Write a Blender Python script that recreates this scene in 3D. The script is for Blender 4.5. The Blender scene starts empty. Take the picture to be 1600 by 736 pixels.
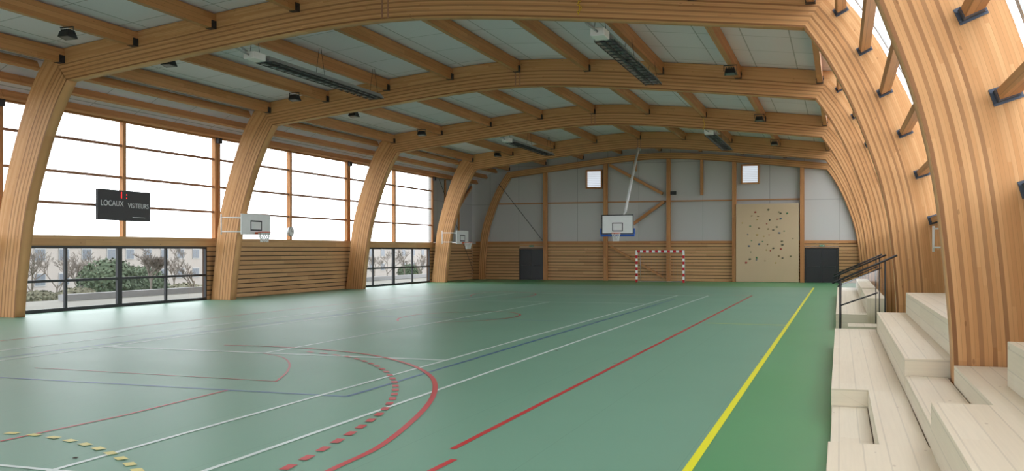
import bpy, math, random
from mathutils import Vector, Matrix
random.seed(7)
S = bpy.context.scene
COL = S.collection
PI = math.pi
S.view_settings.view_transform = 'Standard'

# ---------------------------------------------------------------- helpers
class MB:
    def __init__(self): self.v=[]; self.f=[]; self.uv=[]; self.sm=[]
    def face(self, pts, uv=None, smooth=False):
        n=len(self.v); self.v += [Vector(p) for p in pts]
        self.f.append(list(range(n,n+len(pts))))
        if uv is None:
            P=[Vector(p) for p in pts]
            es=[(P[(i+1)%len(P)]-P[i]) for i in range(len(P))]
            e=max(es,key=lambda q:q.length)
            nrm=Vector((0,0,0))
            for i in range(len(P)): nrm+=P[i].cross(P[(i+1)%len(P)])
            if nrm.length<1e-12 or e.length<1e-9: uv=[(0,0)]*len(P)
            else:
                e=e.normalized(); 
                if e.x+e.y+e.z<0: e=-e
                w=nrm.normalized().cross(e)
                uv=[(p.dot(e),p.dot(w)) for p in P]
        self.uv.append(uv); self.sm.append(smooth)
        return self
    def hexa(self,a):   # 8 pts: 0-3 bottom ccw, 4-7 top ccw
        for q in ((3,2,1,0),(4,5,6,7),(0,1,5,4),(1,2,6,5),(2,3,7,6),(3,0,4,7)): self.face([a[i] for i in q])
        return self
    def box(self,x0,y0,z0,x1,y1,z1):
        if x0>x1:x0,x1=x1,x0
        if y0>y1:y0,y1=y1,y0
        if z0>z1:z0,z1=z1,z0
        return self.hexa([(x0,y0,z0),(x1,y0,z0),(x1,y1,z0),(x0,y1,z0),(x0,y0,z1),(x1,y0,z1),(x1,y1,z1),(x0,y1,z1)])
    def beam(self,p,q,w,h,up=(0,0,1)):
        p=Vector(p);q=Vector(q);d=(q-p).normalized();up=Vector(up)
        if abs(d.dot(up.normalized()))>.98: up=Vector((1,0,0))
        s=d.cross(up).normalized(); u=s.cross(d).normalized()
        s*=w/2;u*=h/2
        return self.hexa([p-s-u,p+s-u,q+s-u,q-s-u,p-s+u,p+s+u,q+s+u,q-s+u])
    def tube(self,p,q,r,n=8,r2=None,cap=True):
        p=Vector(p);q=Vector(q);d=(q-p).normalized();r2=r if r2 is None else r2
        a=Vector((0,0,1)) if abs(d.z)<.9 else Vector((1,0,0))
        s=d.cross(a).normalized();u=s.cross(d);L=(q-p).length
        A=[p+(s*math.cos(2*PI*i/n)+u*math.sin(2*PI*i/n))*r for i in range(n)]
        B=[q+(s*math.cos(2*PI*i/n)+u*math.sin(2*PI*i/n))*r2 for i in range(n)]
        for i in range(n):
            j=(i+1)%n
            self.face([A[j],A[i],B[i],B[j]],[(0,j/n),(0,i/n),(L,i/n),(L,j/n)],True)
        if cap: self.face(A); self.face(B[::-1])
        return self
    def path(self,pts,r,n=6):
        for a,b in zip(pts[:-1],pts[1:]): self.tube(a,b,r,n)
        return self
    def sphere(self,c,r,n=10,m=6,sc=(1,1,1),jit=0):
        c=Vector(c);g=[]
        for i in range(m+1):
            t=PI*i/m;row=[]
            for j in range(n):
                a=2*PI*j/n;k=1+random.uniform(-jit,jit)
                row.append(c+Vector((math.sin(t)*math.cos(a)*sc[0],math.sin(t)*math.sin(a)*sc[1],math.cos(t)*sc[2]))*r*k)
            g.append(row)
        for i in (0,m):
            for j in range(n): g[i][j]=g[i][0]
        for i in range(m):
            for j in range(n):
                k=(j+1)%n
                if i==0: self.face([g[0][0],g[1][j],g[1][k]],None,True)
                elif i==m-1: self.face([g[i][j],g[m][0],g[i][k]],None,True)
                else: self.face([g[i][j],g[i+1][j],g[i+1][k],g[i][k]],None,True)
        return self
    def torus(self,c,R,r,n=20,m=6,ax='z'):
        c=Vector(c)
        def P(i,j):
            a=2*PI*i/n;b=2*PI*j/m
            x=(R+r*math.cos(b))*math.cos(a);y=(R+r*math.cos(b))*math.sin(a);z=r*math.sin(b)
            return c+(Vector((x,y,z)) if ax=='z' else Vector((z,x,y)) if ax=='x' else Vector((x,z,y)))
        for i in range(n):
            for j in range(m): self.face([P(i,j),P(i+1,j),P(i+1,j+1),P(i,j+1)],None,True)
        return self
    def prism_y(self,poly,y0,y1):   # poly of (x,z)
        a=[(x,y0,z) for x,z in poly];b=[(x,y1,z) for x,z in poly];n=len(poly)
        self.face(a);self.face(b[::-1])
        for i in range(n):
            j=(i+1)%n; self.face([a[j],a[i],b[i],b[j]])
        return self
    def build(self,name,mat,parent=None,merge=False,bevel=0):
        off=parent_world(parent)
        me=bpy.data.meshes.new(name)
        me.from_pydata([tuple(v-off) for v in self.v],[],self.f)
        uvl=me.uv_layers.new(name='UVMap');k=0
        for fi,f in enumerate(self.f):
            for c in range(len(f)):
                uvl.data[k].uv=self.uv[fi][c];k+=1
        for p,s in zip(me.polygons,self.sm): p.use_smooth=s
        import bmesh
        bm=bmesh.new();bm.from_mesh(me);bmesh.ops.remove_doubles(bm,verts=bm.verts,dist=1e-5)
        bmesh.ops.recalc_face_normals(bm,faces=bm.faces);bm.to_mesh(me);bm.free()
        me.materials.append(mat)
        o=bpy.data.objects.new(name,me);COL.objects.link(o)
        if parent: o.parent=parent
        if bevel:
            b=o.modifiers.new('b','BEVEL');b.width=bevel;b.segments=2;b.limit_method='ANGLE'
        return o
def parent_world(p):
    v=Vector((0,0,0))
    while p: v+=p.location; p=p.parent
    return v
def tag(o,label=None,cat=None,group=None,kind=None):
    if label:o['label']=label
    if cat:o['category']=cat
    if group:o['group']=group
    if kind:o['kind']=kind
    return o
def empty(name,loc,label=None,cat=None,group=None,kind=None):
    o=bpy.data.objects.new(name,None);COL.objects.link(o);o.location=loc;o.empty_display_size=.1
    return tag(o,label,cat,group,kind)
def text_mesh(name,txt,size,mat,parent,loc,rot):
    cu=bpy.data.curves.new(name,'FONT');cu.body=txt;cu.size=size;cu.align_x='CENTER';cu.align_y='CENTER';cu.extrude=.004
    t=bpy.data.objects.new(name,cu);COL.objects.link(t)
    dg=bpy.context.evaluated_depsgraph_get();dg.update()
    me=bpy.data.meshes.new_from_object(t.evaluated_get(dg));bpy.data.objects.remove(t)
    me.materials.clear();me.materials.append(mat)
    o=bpy.data.objects.new(name,me);COL.objects.link(o);o.parent=parent
    o.location=Vector(loc)-parent_world(parent);o.rotation_euler=rot
    return o
ORD=['first','second','third','fourth','fifth','sixth','seventh','eighth','ninth','tenth','eleventh','twelfth']

# ---------------------------------------------------------------- materials
class N:
    def __init__(s,name):
        s.m=bpy.data.materials.new(name);s.m.use_nodes=True;s.t=s.m.node_tree
        s.b=s.t.nodes['Principled BSDF'];s.out=s.t.nodes['Material Output']
    def n(s,typ,**k):
        x=s.t.nodes.new(typ)
        for a,b in k.items():
            if hasattr(x,a) and not a in x.inputs: setattr(x,a,b)
        return x
    def l(s,a,b): s.t.links.new(a,b)
    def math(s,op,a,b=0.0,c=None):
        x=s.t.nodes.new('ShaderNodeMath');x.operation=op
        for i,q in enumerate((a,b)+((c,) if c is not None else ())):
            if isinstance(q,(int,float)): x.inputs[i].default_value=q
            else: s.l(q,x.inputs[i])
        return x.outputs[0]
    def mix(s,fac,a,b,bt='MIX'):
        x=s.t.nodes.new('ShaderNodeMix');x.data_type='RGBA';x.blend_type=bt
        for i,q in ((0,fac),(6,a),(7,b)):
            if isinstance(q,(int,float)): x.inputs[i].default_value=q
            elif isinstance(q,tuple): x.inputs[i].default_value=(*q,1)
            else: s.l(q,x.inputs[i])
        return x.outputs[2]
    def base(s,c,rough=.5,metal=0,spec=.5):
        if isinstance(c,tuple): s.b.inputs['Base Color'].default_value=(*c,1)
        else: s.l(c,s.b.inputs['Base Color'])
        s.b.inputs['Roughness'].default_value=rough;s.b.inputs['Metallic'].default_value=metal
        s.b.inputs['Specular IOR Level'].default_value=spec
        return s.m
def plain(name,c,rough=.5,metal=0,spec=.5,var=.08,scale=3):
    k=N(name);tc=k.n('ShaderNodeTexCoord');no=k.n('ShaderNodeTexNoise');no.inputs['Scale'].default_value=scale
    k.l(tc.outputs['Object'],no.inputs['Vector'])
    col=k.mix(no.outputs['Fac'],tuple(x*(1-var) for x in c),tuple(min(1,x*(1+var)) for x in c))
    return k.base(col,rough,metal,spec)
def wood(name,c1,c2,knots=.6,rough=.55,stripes=False,board=.12,lines=.45,grain=.55):
    """UV in metres: u along the grain, v across"""
    k=N(name);tc=k.n('ShaderNodeTexCoord');sp=k.n('ShaderNodeSeparateXYZ');k.l(tc.outputs['UV'],sp.inputs[0])
    u,v=sp.outputs[0],sp.outputs[1]
    lay=k.math('FLOOR',k.math('DIVIDE',v,board))
    wn=k.n('ShaderNodeTexWhiteNoise');wn.noise_dimensions='1D';k.l(k.math('ADD',lay,.37),wn.inputs['W'])
    seg=k.math('FLOOR',k.math('ADD',k.math('DIVIDE',u,2.6),k.math('MULTIPLY',wn.outputs['Value'],7.3)))
    w2=k.n('ShaderNodeTexWhiteNoise');w2.noise_dimensions='2D'
    cb=k.n('ShaderNodeCombineXYZ');k.l(lay,cb.inputs[0]);k.l(seg,cb.inputs[1]);k.l(cb.outputs[0],w2.inputs['Vector'])
    c3=k.n('ShaderNodeCombineXYZ');k.l(k.math('MULTIPLY',u,1.2),c3.inputs[0]);k.l(k.math('MULTIPLY',v,38),c3.inputs[1]);k.l(w2.outputs['Value'],c3.inputs[2])
    no=k.n('ShaderNodeTexNoise');no.inputs['Scale'].default_value=1;no.inputs['Detail'].default_value=2;k.l(c3.outputs[0],no.inputs['Vector'])
    col=k.mix(w2.outputs['Value'],c1,c2)
    col=k.mix(k.math('MULTIPLY',k.math('SUBTRACT',no.outputs['Fac'],.35),grain),col,tuple(x*.5 for x in c2))
    fr=k.math('FRACT',k.math('DIVIDE',v,board))
    line=k.math('LESS_THAN',fr,.07)
    col=k.mix(k.math('MULTIPLY',line,lines),col,tuple(x*.35 for x in c2))
    if stripes:   # darker laminations grouped towards the inner edge
        m=k.math('MODULO',k.math('ADD',lay,60.0),3.0)
        d=k.math('MULTIPLY',k.math('LESS_THAN',m,.5),k.math('LESS_THAN',v,.66))
        d=k.math('MULTIPLY',d,k.math('ADD',.42,k.math('MULTIPLY',wn.outputs['Value'],.35)))
        col=k.mix(d,col,(.17,.062,.022))
    if knots:
        vo=k.n('ShaderNodeTexVoronoi');vo.inputs['Scale'].default_value=1
        c4=k.n('ShaderNodeCombineXYZ');k.l(k.math('MULTIPLY',u,2.2),c4.inputs[0]);k.l(k.math('MULTIPLY',v,5.5),c4.inputs[1])
        k.l(c4.outputs[0],vo.inputs['Vector'])
        kn=k.math('LESS_THAN',vo.outputs['Distance'],.075)
        col=k.mix(k.math('MULTIPLY',kn,knots),col,(.16,.06,.02))
    return k.base(col,rough,0,.3)
M={}
M['glulam']=wood('glulam_wood',(.68,.37,.165),(.57,.28,.11),stripes=True,board=.045,knots=.4,grain=.4)
M['timber']=wood('orange_timber',(.59,.29,.12),(.48,.215,.08),board=.15,knots=.5)
M['dark_timber']=wood('red_brown_timber',(.42,.21,.12),(.34,.16,.09),board=.2,knots=0)
M['slat']=wood('larch_slat',(.66,.39,.19),(.56,.315,.145),board=.21)
M['slatpale']=wood('pale_larch_slat',(.70,.52,.30),(.62,.44,.24),board=.21)
M['spruce']=wood('pale_spruce_boards',(.80,.72,.58),(.765,.675,.53),board=.2,knots=.25,lines=.22,grain=.25)
M['ply']=plain('birch_plywood',(.57,.42,.27),.6,var=.04,scale=1)
M['black']=plain('black_metal',(.018,.019,.022),.45)
M['bracket']=plain('dark_steel',(.03,.03,.035),.5,.3)
M['bluesteel']=plain('blue_grey_steel',(.06,.072,.10),.45,.3)
M['white']=plain('white_paint',(.80,.80,.80),.4)
M['grey']=plain('galvanised_steel',(.42,.43,.44),.4,.6)
M['gap']=plain('dark_backing',(.07,.04,.025),.9)
M['blue']=plain('blue_padding',(.02,.10,.45),.5)
M['orange']=plain('orange_metal',(.75,.10,.02),.4)
M['net']=plain('white_net_cord',(.75,.75,.75),.8)
M['goalnet']=plain('grey_net_cord',(.32,.30,.28),.8)
M['reflector']=plain('dull_reflector',(.12,.125,.13),.35,.5)
M['door']=plain('black_door_paint',(.022,.023,.027),.4)
M['exit']=plain('green_sign',(.02,.25,.10),.4)
M['yellowp']=plain('yellow_plastic',(.8,.5,.03),.5)
def emis(name,c,s):
    k=N(name);k.base((.02,.02,.02));k.b.inputs['Emission Color'].default_value=(*c,1);k.b.inputs['Emission Strength'].default_value=s;return k.m
M['led']=emis('red_led',(1,.012,.012),2.5)
M['lettering']=plain('pale_lettering',(.75,.77,.8),.5)
# glass: thin, mostly transparent
k=N('clear_glass');k.t.nodes.remove(k.b)
tr=k.n('ShaderNodeBsdfTransparent');gl=k.n('ShaderNodeBsdfGlossy');gl.inputs['Roughness'].default_value=.03
mx=k.n('ShaderNodeMixShader');mx.inputs[0].default_value=.05;k.l(tr.outputs[0],mx.inputs[1]);k.l(gl.outputs[0],mx.inputs[2]);k.l(mx.outputs[0],k.out.inputs[0]);M['glass']=k.m
tr.inputs[0].default_value=(.97,.98,.98,1)
# floor
k=N('sports_floor');tc=k.n('ShaderNodeTexCoord');sp=k.n('ShaderNodeSeparateXYZ');k.l(tc.outputs['Object'],sp.inputs[0])
side=k.math('GREATER_THAN',sp.outputs[0],-1.36);far=k.math('GREATER_THAN',sp.outputs[1],57.5);m_=k.math('MAXIMUM',side,far)
no=k.n('ShaderNodeTexNoise');no.inputs['Scale'].default_value=.35;no.inputs['Detail'].default_value=4;k.l(tc.outputs['Object'],no.inputs['Vector'])
c=k.mix(m_,(.160,.315,.225),(.085,.29,.115));c=k.mix(k.math('MULTIPLY',no.outputs['Fac'],.25),c,(.19,.33,.25))
seam=k.math('LESS_THAN',k.math('FRACT',k.math('DIVIDE',k.math('ADD',sp.outputs[0],60),1.5)),.006)
c=k.mix(k.math('MULTIPLY',seam,.3),c,(.06,.14,.09))
M['floor']=k.base(c,.33,0,.42);
rn=k.math('ADD',.38,k.math('MULTIPLY',no.outputs['Fac'],.08));k.l(rn,k.b.inputs['Roughness'])
def brick(name,c,mort,bw,bh,coords='Object',rot=None,rough=.7,off=.5,ms=.012,var=.04):
    k=N(name);tc=k.n('ShaderNodeTexCoord');mp=k.n('ShaderNodeMapping');k.l(tc.outputs[coords],mp.inputs[0])
    if rot: mp.inputs['Rotation'].default_value=rot
    b=k.n('ShaderNodeTexBrick');b.offset=off;b.inputs['Scale'].default_value=1
    b.inputs['Brick Width'].default_value=bw;b.inputs['Row Height'].default_value=bh;b.inputs['Mortar Size'].default_value=ms
    b.inputs['Color1'].default_value=(*[x*(1-var) for x in c],1);b.inputs['Color2'].default_value=(*[x*(1+var) for x in c],1);b.inputs['Mortar'].default_value=(*mort,1)
    k.l(mp.outputs[0],b.inputs['Vector']);return k.base(b.outputs['Color'],rough,0,.2)
M['ceil']=brick('ceiling_panels',(.80,.725,.79),(.46,.41,.44),1.4,2.3,rot=(0,0,0),off=0,ms=.02,var=.03)
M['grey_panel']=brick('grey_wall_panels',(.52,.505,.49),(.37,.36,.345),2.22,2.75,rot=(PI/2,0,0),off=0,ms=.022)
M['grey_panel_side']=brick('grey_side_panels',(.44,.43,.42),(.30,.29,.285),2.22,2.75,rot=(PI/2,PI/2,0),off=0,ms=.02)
def paint(n,c): return plain(n,c,.4,var=.03)
PW=paint('white_line_paint',(.68,.74,.72));PR=paint('red_line_paint',(.50,.03,.035));PY=paint('yellow_line_paint',(.80,.76,.02));PB=paint('blue_line_paint',(.055,.13,.28));PP=paint('pale_yellow_paint',(.66,.56,.14))
PF=paint('faded_red_line_paint',(.42,.07,.065))

# ---------------------------------------------------------------- camera
F=1500.0;H=2.14;VX=1312.0;VY=391.0
psi=math.atan((VX-800)/F);cs,sn=math.cos(psi),math.sin(psi)
cam=bpy.data.cameras.new('camera');co=bpy.data.objects.new('camera',cam);COL.objects.link(co)
co.location=(0,0,H);co.rotation_euler=(PI/2,0,psi);cam.sensor_width=36;cam.lens=36*F/1600;cam.shift_y=(VY-368)/1600;cam.clip_end=500
S.camera=co
def G(u,v,z=0):   # surveyed floor point
    zc=F*(H-z)/(v-VY);xc=(u-800)/F
    return ((xc*cs-sn)*zc,(xc*sn+cs)*zc)
def WY(u,v,Y):    # point in the transverse plane Y
    xc=(u-800)/F;d=xc*sn+cs;zc=Y/d
    return (Y*(xc*cs-sn)/d,H+(VY-v)/F*zc)
def WX(u,v,X):    # point in the longitudinal plane X -> (Y,z)
    xc=(u-800)/F;Y=X*(xc*sn+cs)/(xc*cs-sn);zc=-X*sn+Y*cs
    return (Y,H+(VY-v)/F*zc)

XC=-11.75; YB=66.5; XL=-25.8; XR=2.4
FY=[12.0,23.7,35.1,47.1,58.8];TH=.42
def zb(d): return 8.46-.128*(math.sqrt(d*d+8)-2.828)*.96
def zt(d): return 9.46-.128*(math.sqrt(d*d+8)-2.828)*.96
INN=[(13.0,0),(12.98,1),(12.9,2),(12.78,3.0),(12.58,3.9),(12.28,4.8),(11.93,5.7),(11.45,6.65),(10.95,zb(10.95))]
OUT=[(14.0,0),(14.0,1),(14.0,2.1),(13.97,3.1),(13.8,4.05),(13.48,5.05),(13.03,6.1),(12.42,7.25),(11.6,zt(11.6))]
def smooth(pts,n=24):
    def at(i): return pts[max(0,min(len(pts)-1,i))]
    out=[]
    for k in range(n+1):
        s=(len(pts)-1)*k/n;i=min(int(s),len(pts)-2);t=s-i
        p0,p1,p2,p3=at(i-1),at(i),at(i+1),at(i+2)
        out.append(tuple(.5*((2*p1[j])+(-p0[j]+p2[j])*t+(2*p0[j]-5*p1[j]+4*p2[j]-p3[j])*t*t+(-p0[j]+3*p1[j]-3*p2[j]+p3[j])*t**3) for j in (0,1)))
    return out
def ribbon(mb,inner,outer,y0,y1):   # inner/outer lists of (x,z); uv: u along, v across
    L=0;N_=len(inner)
    for i in range(N_-1):
        a,b=inner[i],inner[i+1];c,d=outer[i],outer[i+1]
        l=math.dist(((a[0]+c[0])/2,(a[1]+c[1])/2),((b[0]+d[0])/2,(b[1]+d[1])/2))
        wa,wb=math.dist(a,c),math.dist(b,d)
        for y in (y0,y1):
            mb.face([(a[0],y,a[1]),(b[0],y,b[1]),(d[0],y,d[1]),(c[0],y,c[1])],[(L,0),(L+l,0),(L+l,wb),(L,wa)])
        mb.face([(a[0],y0,a[1]),(b[0],y0,b[1]),(b[0],y1,b[1]),(a[0],y1,a[1])],[(L,.06),(L+l,.06),(L+l,.08),(L,.08)],True)
        mb.face([(c[0],y0,c[1]),(d[0],y0,d[1]),(d[0],y1,d[1]),(c[0],y1,c[1])],[(L,.8),(L+l,.8),(L+l,.82),(L,.82)],True)
        L+=l
    for a,c in ((inner[0],outer[0]),(inner[-1],outer[-1])):
        mb.face([(a[0],y0,a[1]),(c[0],y0,c[1]),(c[0],y1,c[1]),(a[0],y1,a[1])])
def lean(d,z,k): return d-k*math.sin(PI*max(0,min(1,z/7.9)))
def portal(y,label,th=TH,thin=None):
    r=empty('glulam_portal_frame',(XC,y,0),label,'timber frame',None)
    I=smooth(INN);O=smooth(OUT)
    if thin: O=[(a[0]+(b[0]-a[0])*thin,a[1]+(b[1]-a[1])*thin) for a,b in zip(I,O)]
    for s in (-1,1):
        ki,ko=(.17,.36) if (s<0 and not thin) else (0,0)
        m=MB();ribbon(m,[(XC+s*lean(d,z,ki),z) for d,z in I],[(XC+s*lean(d,z,ko),z) for d,z in O],y,y+th)
        m.build('column',M['glulam'],r)
    ni=48;inn=[];out=[]
    dI,dO=I[-1][0],O[-1][0]
    for k in range(ni+1):
        t=-1+2*k/ni
        inn.append((XC+t*dI,zb(t*dI)));zz=zt(t*dO)
        if thin: zz=zb(t*dI)+(zt(t*dO)-zb(t*dI))*thin
        out.append((XC+t*dO,zz))
    m=MB();ribbon(m,inn,out,y,y+th);m.build('roof_beam',M['glulam'],r)
    if not thin:
        m=MB()
        for dx in (-.09,.09): m.box(XC+dx-.022,y-.012,zb(0)+.02,XC+dx+.022,y,zt(0)-.02)
        m.build('splice_strip',M['dark_timber'],r)
    return r
fl=['nearest curved timber frame, beside the bleachers in the foreground','curved timber frame whose roof beam crosses the top of the photo','curved timber frame with the nearer side basketball hoop on its left column','curved timber frame standing between the slatted wall and the far window','curved timber frame with the farther side basketball hoop on its left column']
for y,l in zip(FY,fl): portal(y,l)
portal(YB-.32,'slim curved timber frame standing against the grey back wall',.3,.42)

# ---------------------------------------------------------------- purlins
BY=[(0.3,FY[0])]+[(FY[i]+TH,FY[i+1]) for i in range(4)]+[(FY[4]+TH,YB-.32)]
BN=['nearest bay','second nearest bay','near heater bay','middle bay','far heater bay','last bay before the back wall']
def purlin(name,p,q,w,h,up,label,cat,group,hang='h',mat='timber'):
    p=Vector(p);q=Vector(q)
    r=empty(name,(p+q)/2,label,cat,group)
    MB().beam(p,q,w,h,up).build('beam',M[mat],r)
    d=(q-p).normalized();u=Vector(up).normalized();s=d.cross(u)
    if hang:
        for e,sg in ((p,1),(q,-1)):
            m=MB()
            if hang=='h':
                a=e+d*sg*.11
                m.beam(e+d*sg*.002,a+d*sg*.1,w+.05,h*.55,up)
                m.v=[v-u*(h*.25) for v in m.v]
                for t in (-1,1): m.tube(e+d*sg*.15+s*t*(w/2+.02)-u*h*.2,e+d*sg*.15+s*t*(w/2+.045)-u*h*.2,.03,6)
                m.build('joist_hanger',M['bracket'],r)
            else:   # angle plate bolted on the frame plus a shoe round the rail
                m.beam(e+d*sg*.002,e+d*sg*.016,.32,.2,up)
                m.beam(e+d*sg*.016,e+d*sg*.18,w+.02,h+.02,up)
                for a_ in (-.14,.14):
                    for b_ in (-.06,.06): m.tube(e+s*a_+u*b_+d*sg*.016,e+s*a_+u*b_+d*sg*.035,.016,6)
                m.build('steel_bracket',M['bluesteel'],r)
    return r
for bi,(y0,y1) in enumerate(BY):
    if bi==0: continue
    for i in range(9):
        d=-11.1+2.775*i
        zz=zt(d)-.24
        purlin('roof_purlin',(XC+d,y0,zz),(XC+d,y1,zz),.18,.43,(0,0,1),'orange roof purlin, %s from the window wall, %s'%(ORD[i],BN[bi]),'beam','roof purlins')
E0=(-11.6,zt(11.6)+.02);E1=(-14.1,7.05)
en=Vector((E1[1]-E0[1],0,-(E1[0]-E0[0]))).normalized()
if en.z<0: en=-en
for bi,(y0,y1) in enumerate(BY):
    if bi==0: continue
    for i,t in enumerate((.22,.52,.82)):
        x=XC+E0[0]+(E1[0]-E0[0])*t-en.x*.17;z=E0[1]+(E1[1]-E0[1])*t-en.z*.17
        ya=y0+.005 if i==0 else y0-TH+.01
        purlin('eaves_purlin',(x,ya,z),(x,y1-.01,z),.13,.28,en,'eaves purlin above the tall windows, %s down, %s'%(ORD[i],BN[bi]),'beam','eaves purlins',None)
GR=[(13.86,2.85),(13.57,3.9),(13.21,4.85),(12.78,5.8),(12.34,6.8),(11.82,7.75)]
for bi,(y0,y1) in enumerate(BY):
    for i,(d,z) in enumerate(GR):
        a=GR[max(0,i-1)];b=GR[min(5,i+1)]
        t=Vector((b[0]-a[0],0,b[1]-a[1])).normalized()
        purlin('wall_girt',(XC+d-.05,y0,z),(XC+d-.05,y1,z),.22,.12,t,'rail of the curved glazed side, %s from bottom, %s'%(ORD[i],BN[bi]),'rail','rails of the curved glazed side','b')

# ---------------------------------------------------------------- setting
f=MB().box(XL-.3,-6,-.2,XR+.3,YB+.2,0).build('floor',M['floor']);tag(f,kind='structure')
m=MB();nn=40;YN=-6
for k in range(nn):
    a=-11.62+23.24*k/nn;b=-11.62+23.24*(k+1)/nn
    m.face([(XC+a,YN,zt(a)+.02),(XC+b,YN,zt(b)+.02),(XC+b,YB+.1,zt(b)+.02),(XC+a,YB+.1,zt(a)+.02)])
    m.face([(XC+a,YN,zt(a)+.2),(XC+a,YB+.1,zt(a)+.2),(XC+b,YB+.1,zt(b)+.2),(XC+b,YN,zt(b)+.2)])
a=(XC+E0[0],E0[1]);b=(XC+E1[0],E1[1])
m.face([(a[0],YN,a[1]),(a[0],YB+.1,a[1]),(b[0],YB+.1,b[1]),(b[0],YN,b[1])])
m.face([(a[0],YN,a[1]+.18),(b[0]-.1,YN,b[1]+.15),(b[0]-.1,YB+.1,b[1]+.15),(a[0],YB+.1,a[1]+.18)])
tag(m.build('ceiling',M['ceil']),kind='structure')
wf=MB().box(XL-.2,-6.2,3.6,XR+.3,-6,9.5).box(XL-.2,-6.2,0,-14,-6,3.6).build('wall_front_blocker',M['grey_panel']);tag(wf,kind='structure')  # unseen end wall added to cut light from behind, partly left open
wl=MB();
for (y0,y1) in ((-6,12.0),(FY[2]-.25,FY[3]+.65),(FY[4]-.2,YB)):
    wl.box(XL-.2,y0,0,XL-.05,y1,2.3)
wl.box(XL-.2,FY[1]-.3,0,XL-.05,FY[1]+.55,2.3);wl.box(XL-.2,12,0,XL-.05,12.6,2.3)
wl=wl.build('wall_left',M['gap']);tag(wl,kind='structure')
for (y0,y1) in ((-4,12.0),(FY[2]-.2,FY[3]+.6),(FY[4]-.15,YB),(FY[1]-.3,FY[1]+.5)):
    m=MB();n=11;p=2.3/n
    for i in range(n): m.box(XL-.05,y0,i*p+.012,XL+.0,y1,(i+1)*p-.028)
    m.build('slat_cladding',M['slat'],wl)
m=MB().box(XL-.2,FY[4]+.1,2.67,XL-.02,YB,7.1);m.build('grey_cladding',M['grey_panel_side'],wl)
t1=MB().box(XL-.22,-6,2.3,XL+.04,YB-.05,2.66).build('trim_1',M['slat']);tag(t1,kind='structure')
GLZ=[(14.15,2.95),(14.1,3.5),(13.95,4.1),(13.6,5.15),(13.14,6.2),(12.6,7.2),(12.1,8.0),(11.65,8.52)]
poly=[(XL-.2,0),(XR+.15,0),(XR+.15,2.95)]+[(XC+d+.05,z) for d,z in GLZ]+[(XC+11.6-23.2*k/20,zt(11.6-23.2*k/20)+.05) for k in range(21)]+[(XC+E1[0],E1[1]+.05),(XL-.2,7.05)]
wb=MB().prism_y(poly,YB+.06,YB+.3).build('wall_back',M['grey_panel']);tag(wb,kind='structure')
LD=(-22.05,-20.33);RD=(-2.13,-.13)
m=MB();n=12;p=2.6/n
for i in range(n):
    z0,z1=i*p+.012,(i+1)*p-.028
    xs=[(XL,LD[0]-.08),(LD[1]+.08,RD[0]-.08),(RD[1]+.08,XR)] if z1<2.35 else [(XL,XR)]
    for a,b in xs: m.box(a,YB,z0,b,YB+.055,z1)
m.build('slat_cladding',M['slat'],wb)
m=MB()
for a,b in ((XL,LD[0]-.08),(LD[1]+.08,RD[0]-.08),(RD[1]+.08,XR)): m.box(a,YB+.05,0,b,YB+.06,2.6)
m.build('slat_backing',M['gap'],wb)
for i,x in enumerate((-20.1,-15.65,-11.2,-6.75,-2.35)):
    d=x-XC;r=MB().box(x-.13,YB-.3,0,x+.13,YB-.005,zb(d)+.25).build('wall_post',M['timber'])
    tag(r,'vertical timber post on the back wall, %s from the left'%ORD[i],'post','back wall posts')
t2=MB().box(XL+.3,YB-.08,2.6,XR,YB,2.78).build('trim_2',M['timber']);tag(t2,kind='structure')
t3=MB()
for a,b in ((-24.4,-20.24),(-19.96,-15.79),(-15.51,-11.34),(-11.06,-6.89),(-6.61,-2.49)): t3.box(a,YB-.07,5.5,b,YB+.05,5.58)
tag(t3.build('trim_3',M['timber']),kind='structure')
for nm,p,q,lb in (('diagonal_brace',WY(953,258,YB),WY(1036,303,YB),'timber brace sloping down right beside the small high window'),('diagonal_brace',WY(990,350,YB),WY(1038,315,YB),'short timber brace rising right above the suspended backboard'),('wall_stud',WY(1097,243,YB),WY(1097,305,YB),'short upper timber stud right of the middle back wall post'),('wall_stud',WY(993,243,YB),WY(993,268,YB),'short upper timber stud left of the middle back wall post'),
    ('diagonal_brace',WY(955,385,YB),WY(1038,434,YB),'slim brace falling right across the slats behind the goal')):
    w_=.2 if 'slim' not in lb else .14
    tag(MB().beam((p[0],YB-.12,p[1]),(q[0],YB-.12,q[1]),w_,w_,(0,1,0)).build(nm,M['timber']),lb,'brace' if 'brace' in nm else 'stud')
def rod(a,b,label):
    tag(MB().tube(a,b,.02,6).build('bracing_rod',M['bracket']),label,'rod','steel bracing rods')
rod((-23.6,YB-.38,7.0),(-20.25,YB-.38,2.85),'thin steel bracing rod falling right in the left corner of the back wall')
rod((XL+.28,59.6,6.9),(XL+.28,66,.6),'thin steel bracing rod falling toward the back wall on the grey side wall')
tag(MB().beam((XL+.16,59.6,2.8),(XL+.16,65.9,6.8),.14,.14,(1,0,0)).build('diagonal_brace',M['timber']),'timber brace rising toward the back corner on the grey side wall','brace')
for i,y in enumerate((61.2,63.7)):
    tag(MB().beam((XL+.04,y,2.66),(XL+.04,y,7.0),.1,.16,(0,1,0)).build('wall_stud',M['timber']),'timber stud on the grey end of the window wall, %s from the last column'%ORD[i],'stud')
lv=emis('daylight_glow_louvre',(.85,.92,1),.8)  # slats glow by themselves, emission stands in for daylight
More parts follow.
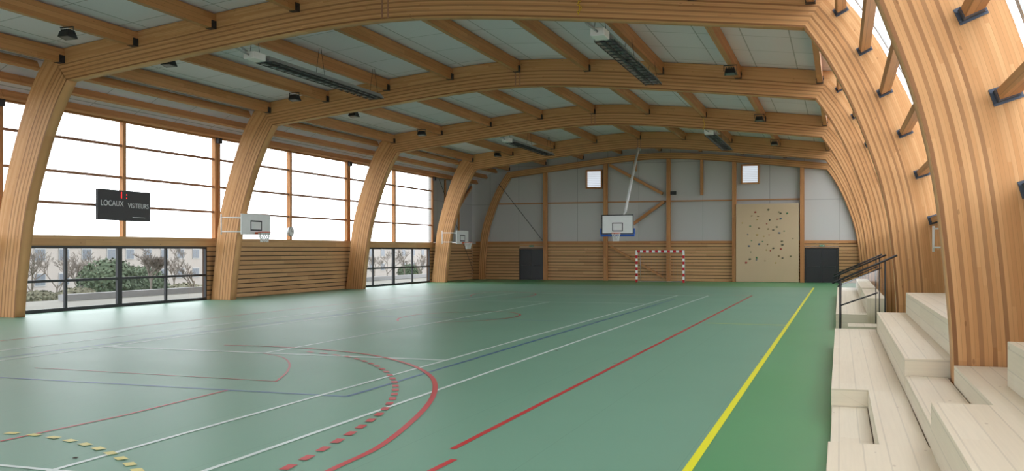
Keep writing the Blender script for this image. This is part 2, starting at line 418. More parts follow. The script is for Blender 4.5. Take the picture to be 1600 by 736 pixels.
for n,(u,v) in enumerate(((928,280),(1172,272))):
    x,z=WY(u,v,YB-.1)
    r=empty('window_%d'%(n+20),(x,YB-.1,z-.7),kind='structure')
    m=MB();m.box(x-.6,YB-.14,z-.67,x-.5,YB+.05,z+.67).box(x+.5,YB-.14,z-.67,x+.6,YB+.05,z+.67).box(x-.5,YB-.14,z+.57,x+.5,YB+.05,z+.67).box(x-.5,YB-.14,z-.67,x+.5,YB+.05,z-.57)
    m.build('window_frame',M['timber'],r)
    mm=MB()
    for k_ in range(9): mm.beam((x-.5,YB+.02,z-.5+k_*.125),(x+.5,YB+.02,z-.5+k_*.125),.03,.1,(0,.5,1))
    mm.build('louvre',lv,r)
def double_door(name,x0,x1,zt_):
    r=empty(name,((x0+x1)/2,YB,0),kind='structure');y=YB-.02
    xm=(x0+x1)/2
    m=MB().box(x0-.07,y-.05,0,x0,y+.08,zt_+.07).box(x1,y-.05,0,x1+.07,y+.08,zt_+.07).box(x0,y-.05,zt_,x1,y+.08,zt_+.07);m.build('door_frame',M['black'],r)
    for a,b,s in ((x0+.01,xm-.004,1),(xm+.004,x1-.01,-1)):
        l=MB().box(a,y,.02,b,y+.06,zt_-.01).build('door_leaf',M['door'],r)
        MB().tube((a+.12,y-.07,1.05),(b-.12,y-.07,1.05),.014,8).box(a+.1,y-.08,1.02,a+.14,y,1.08).box(b-.14,y-.08,1.02,b-.1,y,1.08).build('push_bar',M['reflector'],l)
    return r
double_door('door_1',LD[0],LD[1],2.2);double_door('door_2',RD[0],RD[1],2.25)
for x,lb in ((-21.2,'green exit sign above the left black double door'),(-1.1,'green exit sign above the right black double door')):
    r=empty('exit_sign',(x,YB-.05,2.36),lb,'sign','exit signs')
    MB().box(x-.17,YB-.06,2.38,x+.17,YB-.0,2.5).build('housing',M['grey'],r)
    MB().box(x-.16,YB-.07,2.39,x+.16,YB-.06,2.49).build('face',M['exit'],r)
    m=MB();m.box(x-.0,YB-.076,2.43,x+.09,YB-.07,2.445);m.face([(x+.08,YB-.075,2.41),(x+.13,YB-.075,2.44),(x+.08,YB-.075,2.47)])
    m.tube((x-.1,YB-.076,2.40),(x-.08,YB-.076,2.45),.010,6).sphere((x-.07,YB-.076,2.47),.012,6,4);m.build('pictogram',M['white'],r)

# ---------------------------------------------------------------- left windows
wn=1
def upper_window(y0,y1):
    global wn
    r=empty('window_%d'%wn,(XL,(y0+y1)/2,2.66),kind='structure');wn+=1
    ym=(y0+y1)/2;h=.085
    for y in (y0,ym,y1): MB().box(XL-.1,y-h,2.66,XL+.08,y+h,7.12).build('mullion',M['timber'],r)
    for z in (3.8,4.9,6.1):
        MB().box(XL-.05,y0+h,z-.045,XL+.03,ym-h,z+.045).box(XL-.05,ym+h,z-.045,XL+.03,y1-h,z+.045).build('rail',M['dark_timber'],r)
    MB().box(XL-.1,y0+h,7.0,XL+.07,ym-h,7.12).box(XL-.1,ym+h,7.0,XL+.07,y1-h,7.12).build('head_rail',M['timber'],r)
    m=MB();m.face([(XL-.08,y0,2.66),(XL-.08,y1,2.66),(XL-.08,y1,7.1),(XL-.08,y0,7.1)]);m.build('pane',M['glass'],r)
YM=[12.4,24.0,35.55,47.4,59.1]
upper_window(0.9,12.2)
for a,b in zip(YM[:-1],YM[1:]): upper_window(a+.1,b-.1)
def lower_window(y0,y1):
    global wn
    r=empty('window_%d'%wn,(XL,(y0+y1)/2,0),kind='structure');wn+=1
    ym=(y0+y1)/2;x0,x1=XL-.06,XL+.04
    m=MB();m.box(x0,y0,0,x1,y1,.12).box(x0,y0,2.2,x1,y1,2.3).box(x0,y0,.12,x1,y0+.08,2.2).box(x0,y1-.08,.12,x1,y1,2.2).box(x0,ym-.12,.12,x1,ym+.12,2.2)
    m.build('frame',M['black'],r)
    for a,b in ((y0+.08,ym-.12),(ym+.12,y1-.08)):
        c=(a+b)/2
        MB().box(x0+.01,c-.05,.12,x1-.005,c+.05,2.2).build('mullion',M['black'],r)
        MB().box(x0+.01,a,1.03,x1-.005,c-.05,1.12).box(x0+.01,c+.05,1.03,x1-.005,b,1.12).build('transom',M['black'],r)
    m=MB();m.face([(XL-.03,y0+.05,.1),(XL-.03,y1-.05,.1),(XL-.03,y1-.05,2.25),(XL-.03,y0+.05,2.25)]);m.build('pane',M['glass'],r)
lower_window(12.6,23.4);lower_window(24.3,34.85);lower_window(47.75,58.6)
for bi,(y0,y1) in enumerate(BY):
    r=empty('window_%d'%wn,(XR,(y0+y1)/2,3),kind='structure');wn+=1
    y0-=.2;y1+=.2
    m=MB()
    for a,b in zip(GLZ[:-1],GLZ[1:]):
        m.face([(XC+a[0],y0,a[1]),(XC+b[0],y0,b[1]),(XC+b[0],y1,b[1]),(XC+a[0],y1,a[1])])
    m.build('pane',M['glass'],r)
    m=MB()
    for yy in (y0+.04,y1-.04):
        for a,b in zip(GLZ[:-1],GLZ[1:]): m.beam((XC+a[0]+.03,yy,a[1]),(XC+b[0]+.03,yy,b[1]),.06,.05,(1,0,1))
    m.build('glazing_bar',M['grey'],r)
wr=MB().box(XR+.06,-4,0,XR+.25,YB,2.95).build('wall_right',M['gap']);tag(wr,kind='structure')
m=MB()
for i in range(14):
    m.box(XR,-4,i*.21+.012,XR+.06,YB,(i+1)*.21-.02)
m.build('slat_cladding',M['slatpale'],wr)

# ---------------------------------------------------------------- floor markings (parts of the floor)
def strip(pts,w,mat,label,z=.004):
    m=MB();P=[Vector((x,y,z)) for x,y in pts]
    nrm=[]
    for i in range(len(P)):
        d=(P[min(i+1,len(P)-1)]-P[max(i-1,0)]).normalized();nrm.append(Vector((-d.y,d.x,0))*w/2)
    for i in range(len(P)-1): m.face([P[i]-nrm[i],P[i+1]-nrm[i+1],P[i+1]+nrm[i+1],P[i]+nrm[i]])
    o=m.build('court_line',mat,f);o['label']=label
def dashes(pts,w,mat,label,on,off):
    d=[0]
    for a,b in zip(pts[:-1],pts[1:]): d.append(d[-1]+math.dist(a,b))
    def at(s):
        for i in range(len(pts)-1):
            if d[i+1]>=s:
                t=(s-d[i])/(d[i+1]-d[i]);return (pts[i][0]+(pts[i+1][0]-pts[i][0])*t,pts[i][1]+(pts[i+1][1]-pts[i][1])*t)
        return pts[-1]
    s=0;m=MB()
    while s<d[-1]-on*.5:
        a,b=Vector((*at(s),.007)),Vector((*at(min(s+on,d[-1])),.007));q=(b-a).normalized();n=Vector((-q.y,q.x,0))*w/2
        m.face([a-n,b-n,b+n,a+n]);s+=on+off
    o=m.build('court_line',mat,f);o['label']=label
def spl(px,n=40): 
    q=smooth([G(*p) for p in px],n);return q
strip([(-1.40,3),(-1.40,57.4)],.09,PY,'yellow line running toward the right door')
strip([G(707,702),(-3.90,46.5)],.075,PR,'red line running along the right of the court')
strip([G(650,748),G(710,718)],.075,PR,'short offset end of the red line in the foreground')
strip([(-5.82,2),(-5.82,45.5)],.065,PW,'white outer sideline on the right',.0045)
strip([(-7.24,2),(-7.24,45.5)],.065,PW,'white inner sideline on the right',.0045)
strip([(-15.4,2),(-15.4,45.5)],.07,PW,'white inner sideline near the windows')
strip([(-16.9,2),(-16.9,45.5)],.07,PW,'white outer sideline near the windows')
ys=G(695,563)[1];yblue=G(545,620)[1]
strip([(-15.4,ys),(-7.24,ys)],.13,PW,'white line crossing the court')
strip([(-11.33,ys),(-11.33,38)],.065,PW,'white centre line')
strip([(-15.4,38),(-7.24,38)],.08,PW,'far white line crossing the court')
yb2=G(60,733)[1]
strip([(-16.9,yb2),(-5.82,yb2)],.07,PW,'white baseline in the foreground')
strip([(-16.9,45.5),(-5.82,45.5)],.08,PW,'far white baseline')
strip([(-6.82,yblue),(-6.82,42)],.07,PB,'blue sideline on the right',.003)
strip([(-15.8,yblue),(-15.8,42)],.07,PB,'blue sideline near the windows',.003)
strip([(-15.8,yblue),(-6.82,yblue)],.08,PB,'blue line crossing the court',.003)
strip([(-15.8,28),(-6.82,28)],.07,PB,'far blue line crossing the court',.003)
strip([(-15.8,42),(-6.82,42)],.07,PB,'far blue end line',.003)
strip([G(1105,505),G(1231,508.5)],.07,PY,'short yellow cross line')
strip(spl([(400,800),(515,736),(590,700),(640,662),(672,628),(680,602),(668,584),(635,568),(580,555),(510,547),(430,542),(350,539.5)],56),.08,PR,'red arc in the foreground',.006)
dashes(spl([(380,770),(440,736),(500,705),(560,670),(603,638),(618,610),(612,590),(590,573),(545,558),(480,550)]),.10,PR,'dashed red arc inside the solid one',.24,.20)
strip([G(0,690),G(190,650),G(355,610)],.05,PR,'red lane line in the foreground')
strip([G(55,575),G(430,596)],.045,PF,'red free throw line')
strip(spl([(430,597),(448,582),(452,568),(440,558),(410,552)],20),.04,PF,'red free throw arc')
dashes(spl([(-90,684),(0,677),(70,682),(130,694),(180,712),(215,736),(228,760)]),.11,PP,'dashed yellow arc in the foreground',.16,.17)
strip(spl([(622,502),(625,497),(660,491),(720,488),(780,487),(808,490),(810,494),(780,499),(735,502),(680,504)],40),.06,PR,'red centre circle',.006)
strip(spl([(735,463),(745,459),(790,456),(830,458),(836,461),(815,465),(775,466)],30),.07,PR,'far red arc',.006)
strip([(-18.7,46.5),(-3.9,46.5)],.07,PR,'far red baseline')
strip([(-18.7,3),(-18.7,46.5)],.06,PF,'red line along the window side')
for u,v in ((445,529),(118,716),(870,548),(1190,558),(960,568)):
    x,y=G(u,v);m=MB();q=[(x+.03*math.cos(a*PI/6),y+.03*math.sin(a*PI/6),.008) for a in range(12)];m.face(q);m.build('socket_cover',M['gap'],f)

# ---------------------------------------------------------------- bleachers
def tier(name,boxes,r):
    m=MB()
    for b in boxes: m.box(*b)
    return m.build(name,M['spruce'],r,bevel=.006)
r=empty('timber_bleacher',(1,12,0),'pale raw spruce stepped bleacher in the right foreground','bleacher')
tier('lower_tier',[(-.10,2,0,.74,9.1,.42),(.33,9.1,0,.74,12.6,.42),(-.10,12.6,0,.74,22.3,.42)],r)
tier('stair_tread',[(-.09,9.11,0,.32,12.59,.2)],r)
tier('middle_tier',[(.745,2,0,2.35,9.0,.83),(1.23,9.0,0,2.35,11.95,.83),(.745,12.55,0,2.35,21.7,.83)],r)
tier('stair_tread',[(.75,9.01,0,1.22,12.54,.62)],r)
tier('upper_tier',[(1.53,2,.83,2.35,10.3,1.26)],r)
tier('upper_tier',[(1.3,12.55,.83,2.35,21.5,1.26)],r)
r=empty('timber_bleacher',(1,36,0),'pale spruce stepped bleacher farther back, behind the glass guard','bleacher')
tier('lower_tier',[(-.10,27.3,0,.70,46.8,.42)],r)
tier('middle_tier',[(.70,28,0,1.2,34.9,.83),(.70,35.7,0,1.2,46.8,.83)],r)
tier('stair_tread',[(.2,25.6,0,1.15,26.8,.22)],r)
r=empty('glass_guard',(.45,22.75,0),'glass guard panel with dark posts at the end of the bleacher','guard')
for x in (.02,.95): MB().tube((x,22.75,0),(x,22.75,1.5 if x<.5 else 1.93),.018,8).build('post',M['black'],r)
m=MB().hexa([(.05,22.745,.1),(.92,22.745,.1),(.92,22.755,.1),(.05,22.755,.1),(.05,22.745,1.4),(.92,22.745,1.75),(.92,22.755,1.75),(.05,22.755,1.4)]);m.build('pane',M['glass'],r)
m=MB().path([(-.16,22.75,1.40),(1.2,22.75,2.03)],.026);m.build('handrail',M['black'],r)
m=MB().path([(.02,22.75,.90),(.8,22.75,1.20)],.018);m.build('lower_rail',M['black'],r)
for i,(y,lb) in enumerate(((24.6,'dark sloping handrail just behind the glass guard'),(27.0,'dark sloping handrail at the start of the farther bleacher'))):
    r=empty('stair_railing',(.4,y,0),lb,'handrail')
    MB().path([(-.15,y,1.48),(1.05,y,2.03)],.024).build('handrail',M['black'],r)
    MB().path([(-.05,y,1.26),(.95,y,1.72)],.016).build('lower_rail',M['black'],r)
    for x in (0,.9): MB().tube((x,y,0),(x,y,1.54+x*.46),.014,8).build('post',M['black'],r)

# ---------------------------------------------------------------- basketball
def net_mesh(c,R,h,parent):
    m=MB();c=Vector(c);n=12;rows=4
    def P(i,k):
        a=2*PI*(i+.5*(k%2))/n;rr=R*(1-.38*min(1,k/rows*1.25));return c+Vector((rr*math.cos(a),rr*math.sin(a),-h*k/rows))
    for k_ in range(rows):
        for i in range(n):
            m.tube(P(i,k_),P(i,k_+1),.012,4,cap=False)
            m.tube(P(i,k_),P(i-1 if k_%2==0 else i+1,k_+1),.012,4,cap=False)
    return m.build('net',M['net'],parent)
def side_hoop(y0,y1,xw,z0,z1,label):
    X=-23.45;yc=(y0+y1)/2;zr=z0+.1
    r=empty('side_basketball_hoop',(X,yc,z0),label,'basketball hoop','side basketball hoops')
    b=MB().box(X-.04,y0,z0,X,y1,z1).build('backboard',M['white'],r,bevel=.01)
    m=MB();w=.06
    def rect(a,b_,c,d,x=X+.004):
        m.box(X,a,c,x,b_,c+w).box(X,a,d-w,x,b_,d).box(X,a,c+w,x,a+w,d-w).box(X,b_-w,c+w,x,b_,d-w)
    rect(yc-.42,yc+.42,z0+.16,z0+.60);m.build('target_square',M['black'],b)
    m=MB()
    for z in (z0+.12,z1-.15):
        for y in (y0+.25,y1-.25): m.tube((X-.04,y,z),(xw,y0+.1,z),.02,6)
    m.tube((xw,y0+.1,z0),(xw,y0+.1,z1),.025,6).tube((X-.06,y0+.25,z0),(X-.06,y0+.25,z1),.02,6).tube((X-.06,y1-.25,z0),(X-.06,y1-.25,z1),.02,6)
    m.build('wall_bracket',M['white'],r)
    rg=MB().torus((X+.4,yc,zr),.26,.02,20,6).box(X,yc-.1,zr-.07,X+.14,yc+.1,zr+.01).build('rim',M['orange'],r)
    net_mesh((X+.4,yc,zr),.26,.42,rg)
side_hoop(34.0,36.15,-24.5,2.80,3.66,'white backboard and hoop on the column between the window and the slatted wall')
side_hoop(57.6,59.7,-24.5,2.55,3.42,'white backboard and hoop on the far left column near the back corner')
r=empty('folded_hoop_bracket',(2.15,23.1,2.5),'white folded hoop bracket beside the second right column','bracket')
m=MB()
for z in (2.2,2.62): m.tube((2.39,22.9,z),(1.98,23.3,z),.02,6)
m.tube((1.98,23.3,2.1),(1.98,23.3,2.68),.03,6);m.build('arm',M['white'],r)
yh=52.0;x=-11.6
r=empty('suspended_basketball_hoop',(x,yh,3.0),'white backboard with blue lower padding hung from the roof on a long pole','basketball hoop')
b=MB().box(x-.9,yh,3.03,x+.9,yh+.05,4.1).build('backboard',M['white'],r,bevel=.01)
m=MB();w=.05;y=yh-.005
for (a,c,d,e) in ((-.3,.3,3.18,3.66),(-.9,.9,3.03,4.1)):
    m.box(x+a,y,d,x+c,yh,d+w).box(x+a,y,e-w,x+c,yh,e).box(x+a,y,d+w,x+a+w,yh,e-w).box(x+c-w,y,d+w,x+c,yh,e-w)
m.build('target_square',M['black'],b)
MB().box(x-.95,yh-.03,2.9,x+.95,yh+.09,3.02).box(x-.97,yh-.03,3.02,x-.905,yh+.09,3.35).box(x+.905,yh-.03,3.02,x+.97,yh+.09,3.35).build('padding',M['blue'],r,bevel=.01)
rg=MB().torus((x,yh-.38,3.08),.24,.022,20,6).box(x-.1,yh-.16,3.02,x+.1,yh-.01,3.1).build('rim',M['orange'],r)
net_mesh((x,yh-.38,3.08),.24,.45,rg)
xt,ztp=-11.75,8.4
m=MB().tube((x+.25,yh+.25,4.0),(x+.3,yh+.6,4.3),.05,8).tube((x+.3,yh+.6,4.25),(xt,58.5,ztp),.075,10);m.build('pole',M['white'],r)
MB().box(x-.35,yh+.05,3.2,x-.28,yh+.3,4.1).box(x+.28,yh+.05,3.2,x+.35,yh+.3,4.1).box(x-.35,yh+.2,3.9,x+.35,yh+.3,4.05).build('board_frame',M['grey'],r)
m=MB().box(xt-.1,58.47,8.3,xt+.1,58.79,8.43);m.build('ceiling_mount',M['grey'],r)

# ---------------------------------------------------------------- handball goal
k=N('red_white_bands');tc=k.n('ShaderNodeTexCoord');sp=k.n('ShaderNodeSeparateXYZ');k.l(tc.outputs['UV'],sp.inputs[0])
st=k.math('LESS_THAN',k.math('FRACT',k.math('DIVIDE',sp.outputs[0],.4)),.5);M['bands']=k.base(k.mix(st,(.9,.9,.9),(.62,.01,.03)),.4)
gx0,gy=-12.78,63.4;gt=.125
r=empty('handball_goal',(gx0+1.5,gy,0),'red and white banded handball goal in front of the back wall','goal')
for xx in (gx0-.06,gx0+3.06): MB().beam((xx,gy,0),(xx,gy,2.0),gt,gt,(0,1,0)).build('goal_post',M['bands'],r)
MB().beam((gx0-.12,gy,2.06),(gx0+3.12,gy,2.06),gt,gt).build('crossbar',M['bands'],r)
m=MB()
for xx in (gx0,gx0+3): m.path([(xx,gy+.05,2.02),(xx,gy+.8,2.0),(xx,gy+1.1,.03),(xx,gy+.05,.03)],.016)
m.tube((gx0,gy+1.1,.03),(gx0+3,gy+1.1,.03),.02,6).tube((gx0,gy+.8,2.0),(gx0+3,gy+.8,2.0),.016,6);m.build('rear_frame',M['grey'],r)
m=MB()
for i in range(13):
    xx=gx0+3*i/12;m.tube((xx,gy+.8,2.0),(xx,gy+1.1,.05),.003,4,cap=False)
for i in range(9):
    t=i/8;m.tube((gx0,gy+.8+.3*t,2-1.95*t),(gx0+3,gy+.8+.3*t,2-1.95*t),.003,4,cap=False)
m.build('net',M['goalnet'],r)

# ---------------------------------------------------------------- climbing wall
cx0,cz=WY(1150,320,YB-.4);cx1,_=WY(1248,320,YB-.4)
r=empty('climbing_wall',((cx0+cx1)/2,YB-.4,0),'tall plywood climbing wall with scattered coloured holds','climbing wall')
MB().box(cx0,YB-.4,.02,cx1,YB-.32,5.25).build('panel',M['ply'],r,bevel=.01)
m=MB()
for xx in (cx0+.1,(cx0+cx1)/2,cx1-.1): m.box(xx-.05,YB-.32,.02,xx+.05,YB-.305,5.2)
m.build('batten',M['timber'],r)
hc=[plain('hold_%d'%i,c,.6) for i,c in enumerate([(.38,.07,.05),(.07,.22,.10),(.12,.11,.07),(.45,.30,.08),(.16,.15,.08),(.30,.20,.10),(.10,.13,.18)])]
random.seed(5)
for i in range(46):
    xx=cx0+.6+(cx1-cx0-1.1)*((i*.618)%1)+random.uniform(-.25,.25);zz=1.3+3.7*(i/46)+random.uniform(-.25,.1)
    MB().sphere((xx,YB-.42,zz),random.uniform(.035,.07),8,5,(1.2,.6,random.uniform(.7,1.2)),.15).build('climbing_hold',hc[(i*3+i//5)%7],r)

# ---------------------------------------------------------------- scoreboard
sx=XL+.35;ya,_=WX(153,300,sx);yb_,_=WX(235,300,sx);z0,z1=3.25,4.38
r=empty('scoreboard',(sx,(ya+yb_)/2,z0),'black electronic scoreboard with red digits hung in front of the windows','scoreboard')
MB().box(sx-.12,ya,z0,sx,yb_,z1).build('cabinet',M['black'],r,bevel=.02)
MB().box(XL+.08,29.72,z0+.3,sx-.12,29.83,z1-.2).build('bracket',M['bracket'],r)
yc=(ya+yb_)/2
text_mesh('lettering','LOCAUX',.29,M['lettering'],r,(sx+.006,ya+.72,z0+.62),(PI/2,0,PI/2))
text_mesh('lettering','VISITEURS',.26,M['lettering'],r,(sx+.006,yb_-.68,z0+.57),(PI/2,0,PI/2))
text_mesh('digit','1',.34,M['led'],r,(sx+.006,yc-.2,z1-.19),(PI/2,0,PI/2))
text_mesh('digit',':',.36,M['led'],r,(sx+.006,yc+.08,z1-.19),(PI/2,0,PI/2))
MB().box(sx,yb_-1.0,z0+.13,sx+.004,yb_-.3,z0+.15).build('status_strip',M['lettering'],r)
yy,zz=WX(456,362,XL+.12)
r=empty('wall_clock',(XL+.1,yy,zz),'small round pale clock just above the slatted wall','clock')
MB().tube((XL-.02,yy,zz),(XL+.1,yy,zz),.24,24).build('case',M['grey'],r)
MB().tube((XL+.1,yy,zz),(XL+.108,yy,zz),.2,24).build('face',M['white'],r)
MB().box(XL+.11,yy-.01,zz,XL+.115,yy+.01,zz+.15).box(XL+.11,yy,zz-.01,XL+.115,yy+.1,zz+.01).build('hand',M['black'],r)
for i,y in enumerate(YM[1:]):
    tag(MB().box(XL+.08,y-.13,6.8,XL+.23,y+.13,7.05).build('steel_connector',M['bracket'],bevel=.01),'dark steel connector at the window head beside the %s column from the left'%ORD[i],'bracket','steel connectors at the window heads')

# ---------------------------------------------------------------- heaters
def heater(X,y0,y1,label):
    z=8.0;r=empty('radiant_heater',(X,(y0+y1)/2,z),label,'heater','radiant heaters')
    m=MB();yA,yE=y0+.9,y1
    m.face([(X-.30,yA,z),(X-.17,yA,z+.16),(X-.17,yE,z+.16),(X-.30,yE,z)])
    m.face([(X+.30,yA,z),(X+.17,yA,z+.16),(X+.17,yE,z+.16),(X+.30,yE,z)])
    m.face([(X-.17,yA,z+.16),(X+.17,yA,z+.16),(X+.17,yE,z+.16),(X-.17,yE,z+.16)])
    for e in (yA,yE): m.face([(X-.30,e,z),(X+.30,e,z),(X+.17,e,z+.16),(X-.17,e,z+.16)])
    m.build('reflector',M['grey'],r)
    m=MB()
    for s in (-.13,.13): m.tube((X+s,y0+.7,z+.02),(X+s,y1-.1,z+.02),.05,8)
    m.build('burner_tube',M['reflector'],r)
    m=MB();n=16
    for i in range(n+1):
        yy=y0+1+(y1-y0-1.1)*i/n;m.box(X-.28,yy-.015,z-.05,X+.28,yy+.015,z-.03)
    for s in (-.28,-.0,.28): m.box(X+s-.01,y0+.9,z-.05,X+s+.01,y1,z-.03)
    m.build('guard_grille',M['bracket'],r)
    MB().box(X-.2,y0+.1,z-.06,X+.2,y0+.7,z+.16).build('control_box',M['white'],r,bevel=.02)
    m=MB().path([(X-.1,y0+.15,z+.16),(X-.3,y0-.2,z+.4),(X-.2,y0-.35,z+.2),(X,y0+.1,z+.05)],.03);m.build('flue_hose',M['grey'],r)
    m=MB()
    for yy in (y0+.4,(y0+y1)/2,y1-.3):
        for s in (-.17,.17): m.tube((X+s,yy,z+.15),(X+s*.2,yy,zt(X-XC)),.008,5)
    m.build('hanger_wire',M['bracket'],r)
heater(-6.2,25.2,33.6,'long grey radiant heater on the right, under the nearer roof bay')
heater(-16.9,24.8,33.4,'long grey radiant heater on the left, under the nearer roof bay')
heater(-6.2,48.3,57.2,'long grey radiant heater on the right, far toward the back wall')
heater(-16.9,48.3,56.8,'long grey radiant heater on the left, far toward the back wall')
def flood(X,Y,label):
    z=zt(X-XC)-.455-.2
    r=empty('floodlight',(X,Y,z),label,'floodlight','black roof floodlights')
    m=MB();c=Vector((X,Y,z));g=.85
    q=[Vector(p)*g for p in ((-.20,-.2,-.1),(.20,-.2,-.1),(.26,.2,-.14),(-.26,.2,-.14),(-.17,-.15,.08),(.17,-.15,.08),(.17,.15,.12),(-.17,.15,.12))]
    m.hexa([c+p for p in q])
    for i in range(5): m.box(X-.12+i*.06-.01,Y-.1,z+.07,X-.12+i*.06+.01,Y+.1,z+.12)
    m.build('housing',M['black'],r)
    m=MB();m.face([c+Vector(p)*g for p in ((-.15,-.15,-.11),(.15,-.15,-.11),(.18,.15,-.143),(-.18,.15,-.143))]);m.build('lens',M['reflector'],r)
    MB().tube((X-.21,Y,z),(X-.21,Y,z+.18),.013,6).tube((X+.21,Y,z),(X+.21,Y,z+.18),.013,6).box(X-.22,Y-.03,z+.175,X+.22,Y+.03,z+.2).build('yoke',M['bracket'],r)
fw=['nearest','second','third','fourth','fifth','sixth']
for i,yy in enumerate((21.0,25.2,32.6,37.4,44.6,56)): flood(XC-8.325,yy,'black floodlight on the window side of the roof, %s from the camera'%fw[i])
for i,yy in enumerate((24.9,32.4,44.5,55)): flood(XC+8.325,yy,'black floodlight on the bleacher side of the roof, %s from the camera'%fw[i])
x,z=WY(1053,302,YB-.3)
r=empty('wall_spotlight',(x,YB-.35,z),'small dark spotlight fixed to the middle back wall post','spotlight')
MB().box(x-.2,YB-.62,z-.12,x+.2,YB-.45,z+.12).build('housing',M['black'],r,bevel=.02)
MB().tube((x,YB-.45,z),(x,YB-.3,z),.04,8).build('arm',M['bracket'],r)
for (u,v0,v1,Y,lb) in ((905,-5,24,23.9,'thin yellow chain looped over the nearest roof beam'),(1100,178,205,47.3,'thin yellow chain hanging beside the far right heater')):
    Yc=Y-.26
    a=WY(u,v0,Yc);b=WY(u,v1,Yc)
    m=MB();n=10
    for i in range(n): 
        m.torus((a[0]+.03*math.sin(i*1.3),Yc,a[1]+(b[1]-a[1])*i/n),.03,.008,8,4,'x' if i%2 else 'y')
    tag(m.build('hanging_chain',M['yellowp']),lb,'chain')

# ---------------------------------------------------------------- outside
M['ground']=plain('pale_ground',(.12,.115,.095),.9,var=.3,scale=.25)
M['grass']=plain('winter_grass',(.12,.13,.08),.95,var=.45,scale=.6)
M['render_wall']=plain('cream_render',(.31,.28,.26),.9,var=.05,scale=.3)
M['kerb']=plain('pale_concrete',(.24,.24,.24),.9)
M['shutter']=plain('dark_window_pane',(.10,.115,.14),.3)  # dark blue-grey pane colour
M['winframe']=plain('window_surround',(.31,.31,.31),.5)
M['roof']=plain('red_roof_tile',(.2,.12,.10),.9)
M['bark']=plain('grey_bark',(.13,.11,.095),.9)
M['leaf']=plain('dark_foliage',(.06,.082,.048),.9,var=.4,scale=4)
M['twig']=plain('brown_hedge',(.12,.115,.075),.9,var=.4,scale=4)
m=MB();m.face([(-26.1,-40,-.12),(-34,-40,-.15),(-34,140,-.15),(-26.1,140,-.12)])
m.build('outside_terrace',M['ground']);o=bpy.data.objects['outside_terrace'];o['kind']='structure'
m=MB();m.face([(-34,-40,-.15),(-52,-40,-2.6),(-52,140,-2.6),(-34,140,-.15)]);m.face([(-52,-40,-2.6),(-240,-40,-2.8),(-240,240,-2.8),(-52,240,-2.6)])
o=m.build('outside_lawn',M['grass']);o['kind']='structure'
m=MB();m.face([(2.8,-40,-.12),(80,-40,-.12),(80,140,-.12),(2.8,140,-.12)]);o=m.build('outside_yard',M['ground']);o['kind']='structure'
def building(x,y0,y1,top,label,n):
    r=empty('apartment_building',(x,(y0+y1)/2,-2.7),label,'building')
    MB().box(x-10,y0,-2.7,x,y1,top).build('wall',M['render_wall'],r)
    MB().box(x-10.3,y0-.3,top,x+.3,y1+.3,top+.25).build('roof',M['roof'],r)
    for k_ in range(2):
        for i in range(n):
            yy=y0+(i+.5)*(y1-y0)/n;zz=-1.6+k_*2.6
            w=MB().box(x-.05,yy-.75,zz,x+.08,yy+.75,zz+1.35).build('window',M['winframe'],r)
            MB().box(x+.08,yy-.65,zz+.1,x+.1,yy-.03,zz+1.25).box(x+.08,yy+.03,zz+.1,x+.1,yy+.65,zz+1.25).build('pane',M['shutter'],w)
building(-78,60,86,3.1,'cream apartment block seen through the near low windows, left one',8)
building(-84,90,116,3.1,'cream apartment block seen through the near low windows, right one',8)
building(-80,140,185,3.4,'pale apartment block seen through the far low windows',10)
def tree(x,y,zb_,h,label,seed,dense=3):
    rr=random.Random(seed);m=MB()
    def br(p,d,L,rad,dep):
        q=p+d*L;m.tube(p,q,rad,5,rad*.65,cap=False)
        if dep==0:return
        for i in range(dense if dep>1 else dense+1):
            nd=(d*.8+Vector((rr.uniform(-.8,.8),rr.uniform(-.8,.8),rr.uniform(-.1,.6)))).normalized()
            br(p+d*L*rr.uniform(.55,1),nd,L*rr.uniform(.55,.75),max(rad*.6,.012),dep-1)
    br(Vector((x,y,zb_)),Vector((rr.uniform(-.08,.08),rr.uniform(-.08,.08),1)).normalized(),h*.4,.09,5)
    tag(m.build('bare_tree',M['bark']),label,'tree','bare trees outside the windows')
def gx(u,X): return WX(u,400,X)[0]
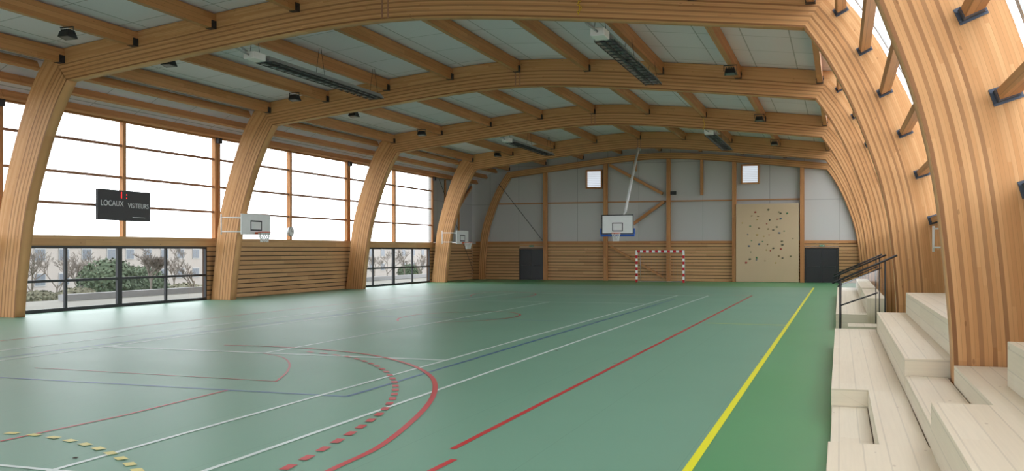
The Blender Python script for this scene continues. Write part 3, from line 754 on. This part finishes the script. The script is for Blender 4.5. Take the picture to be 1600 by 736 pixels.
TL=[(50,-44,-1.6,4.4,'outside the leftmost low pane'),(85,-55,-2.6,5.4,'outside, behind the first thin window bar'),(125,-50,-2.4,4.8,'outside, left of the thick window post'),(160,-60,-2.6,5.4,'outside, just behind the round dark bush'),(235,-40,-1.1,3.6,'outside, right of the round dark bush'),(270,-58,-2.6,5.2,'outside, behind the right thin window bar'),(305,-48,-2.1,4.6,'outside near the right end of the near low window'),(585,-45,-1.7,4.2,'outside, left end of the far low window'),(605,-60,-2.6,5.2,'outside, behind the far window post'),(632,-45,-1.7,4.4,'outside, middle of the far low window'),(655,-52,-2.5,5.0,'outside, right end of the far low window')]
for i,(u,X,zg,h,lb) in enumerate(TL): tree(X,gx(u,X),zg,h,'bare winter tree '+lb,i+1,4 if i in (4,) else 3)
def bush(u,X,r_,z,label,seed,sz=.75,mat='leaf'):
    rr=random.Random(seed);m=MB();y=gx(u,X);c=Vector((X,y,z+r_*.8*sz/.75))
    for i in range(2600):
        d=Vector((rr.gauss(0,1),rr.gauss(0,1),rr.gauss(0,1))).normalized();d.z*=sz
        p=c+d*r_*rr.uniform(.75,1.03);a=Vector((rr.uniform(-1,1),rr.uniform(-1,1),rr.uniform(-1,1))).normalized();b=a.cross(d).normalized()*.1;a=a*.12
        m.face([p-a,p+b,p+a,p-b])
    m2=MB().sphere(c,r_*.82,14,9,(1,1,sz),.05)
    r=empty('clipped_bush',(X,y,z),label,'bush')
    m.build('foliage',M[mat],r);m2.build('inner_mass',M[mat],r)
bush(172,-46,2.1,-1.7,'round dark evergreen bush outside behind the thick window post',1)
bush(222,-49,1.9,-2.0,'smaller round evergreen bush outside, right of the large one',2)
bush(60,-37,1.0,-.9,'low brown scrub outside the leftmost low pane',3,.5,'twig')
bush(120,-38,1.1,-1.0,'low brown scrub outside, left of the thick window post',6,.5,'twig')
bush(290,-52,1.9,-2.6,'low brown scrub outside at the right end of the near low window',4,.5,'twig')
bush(640,-56,1.7,-2.4,'low evergreen bush outside the far low window',5)
o=MB().box(-33,34,-.12,-32.7,140,.16).build('kerb_wall',M['kerb']);tag(o,'long low pale kerb wall outside the low windows','low wall')

# ---------------------------------------------------------------- light
w=bpy.data.worlds.new('sky');S.world=w;w.use_nodes=True
nt=w.node_tree;bg=nt.nodes['Background'];bg.inputs[0].default_value=(.93,.965,1,1);bg.inputs[1].default_value=4.2
print('done')
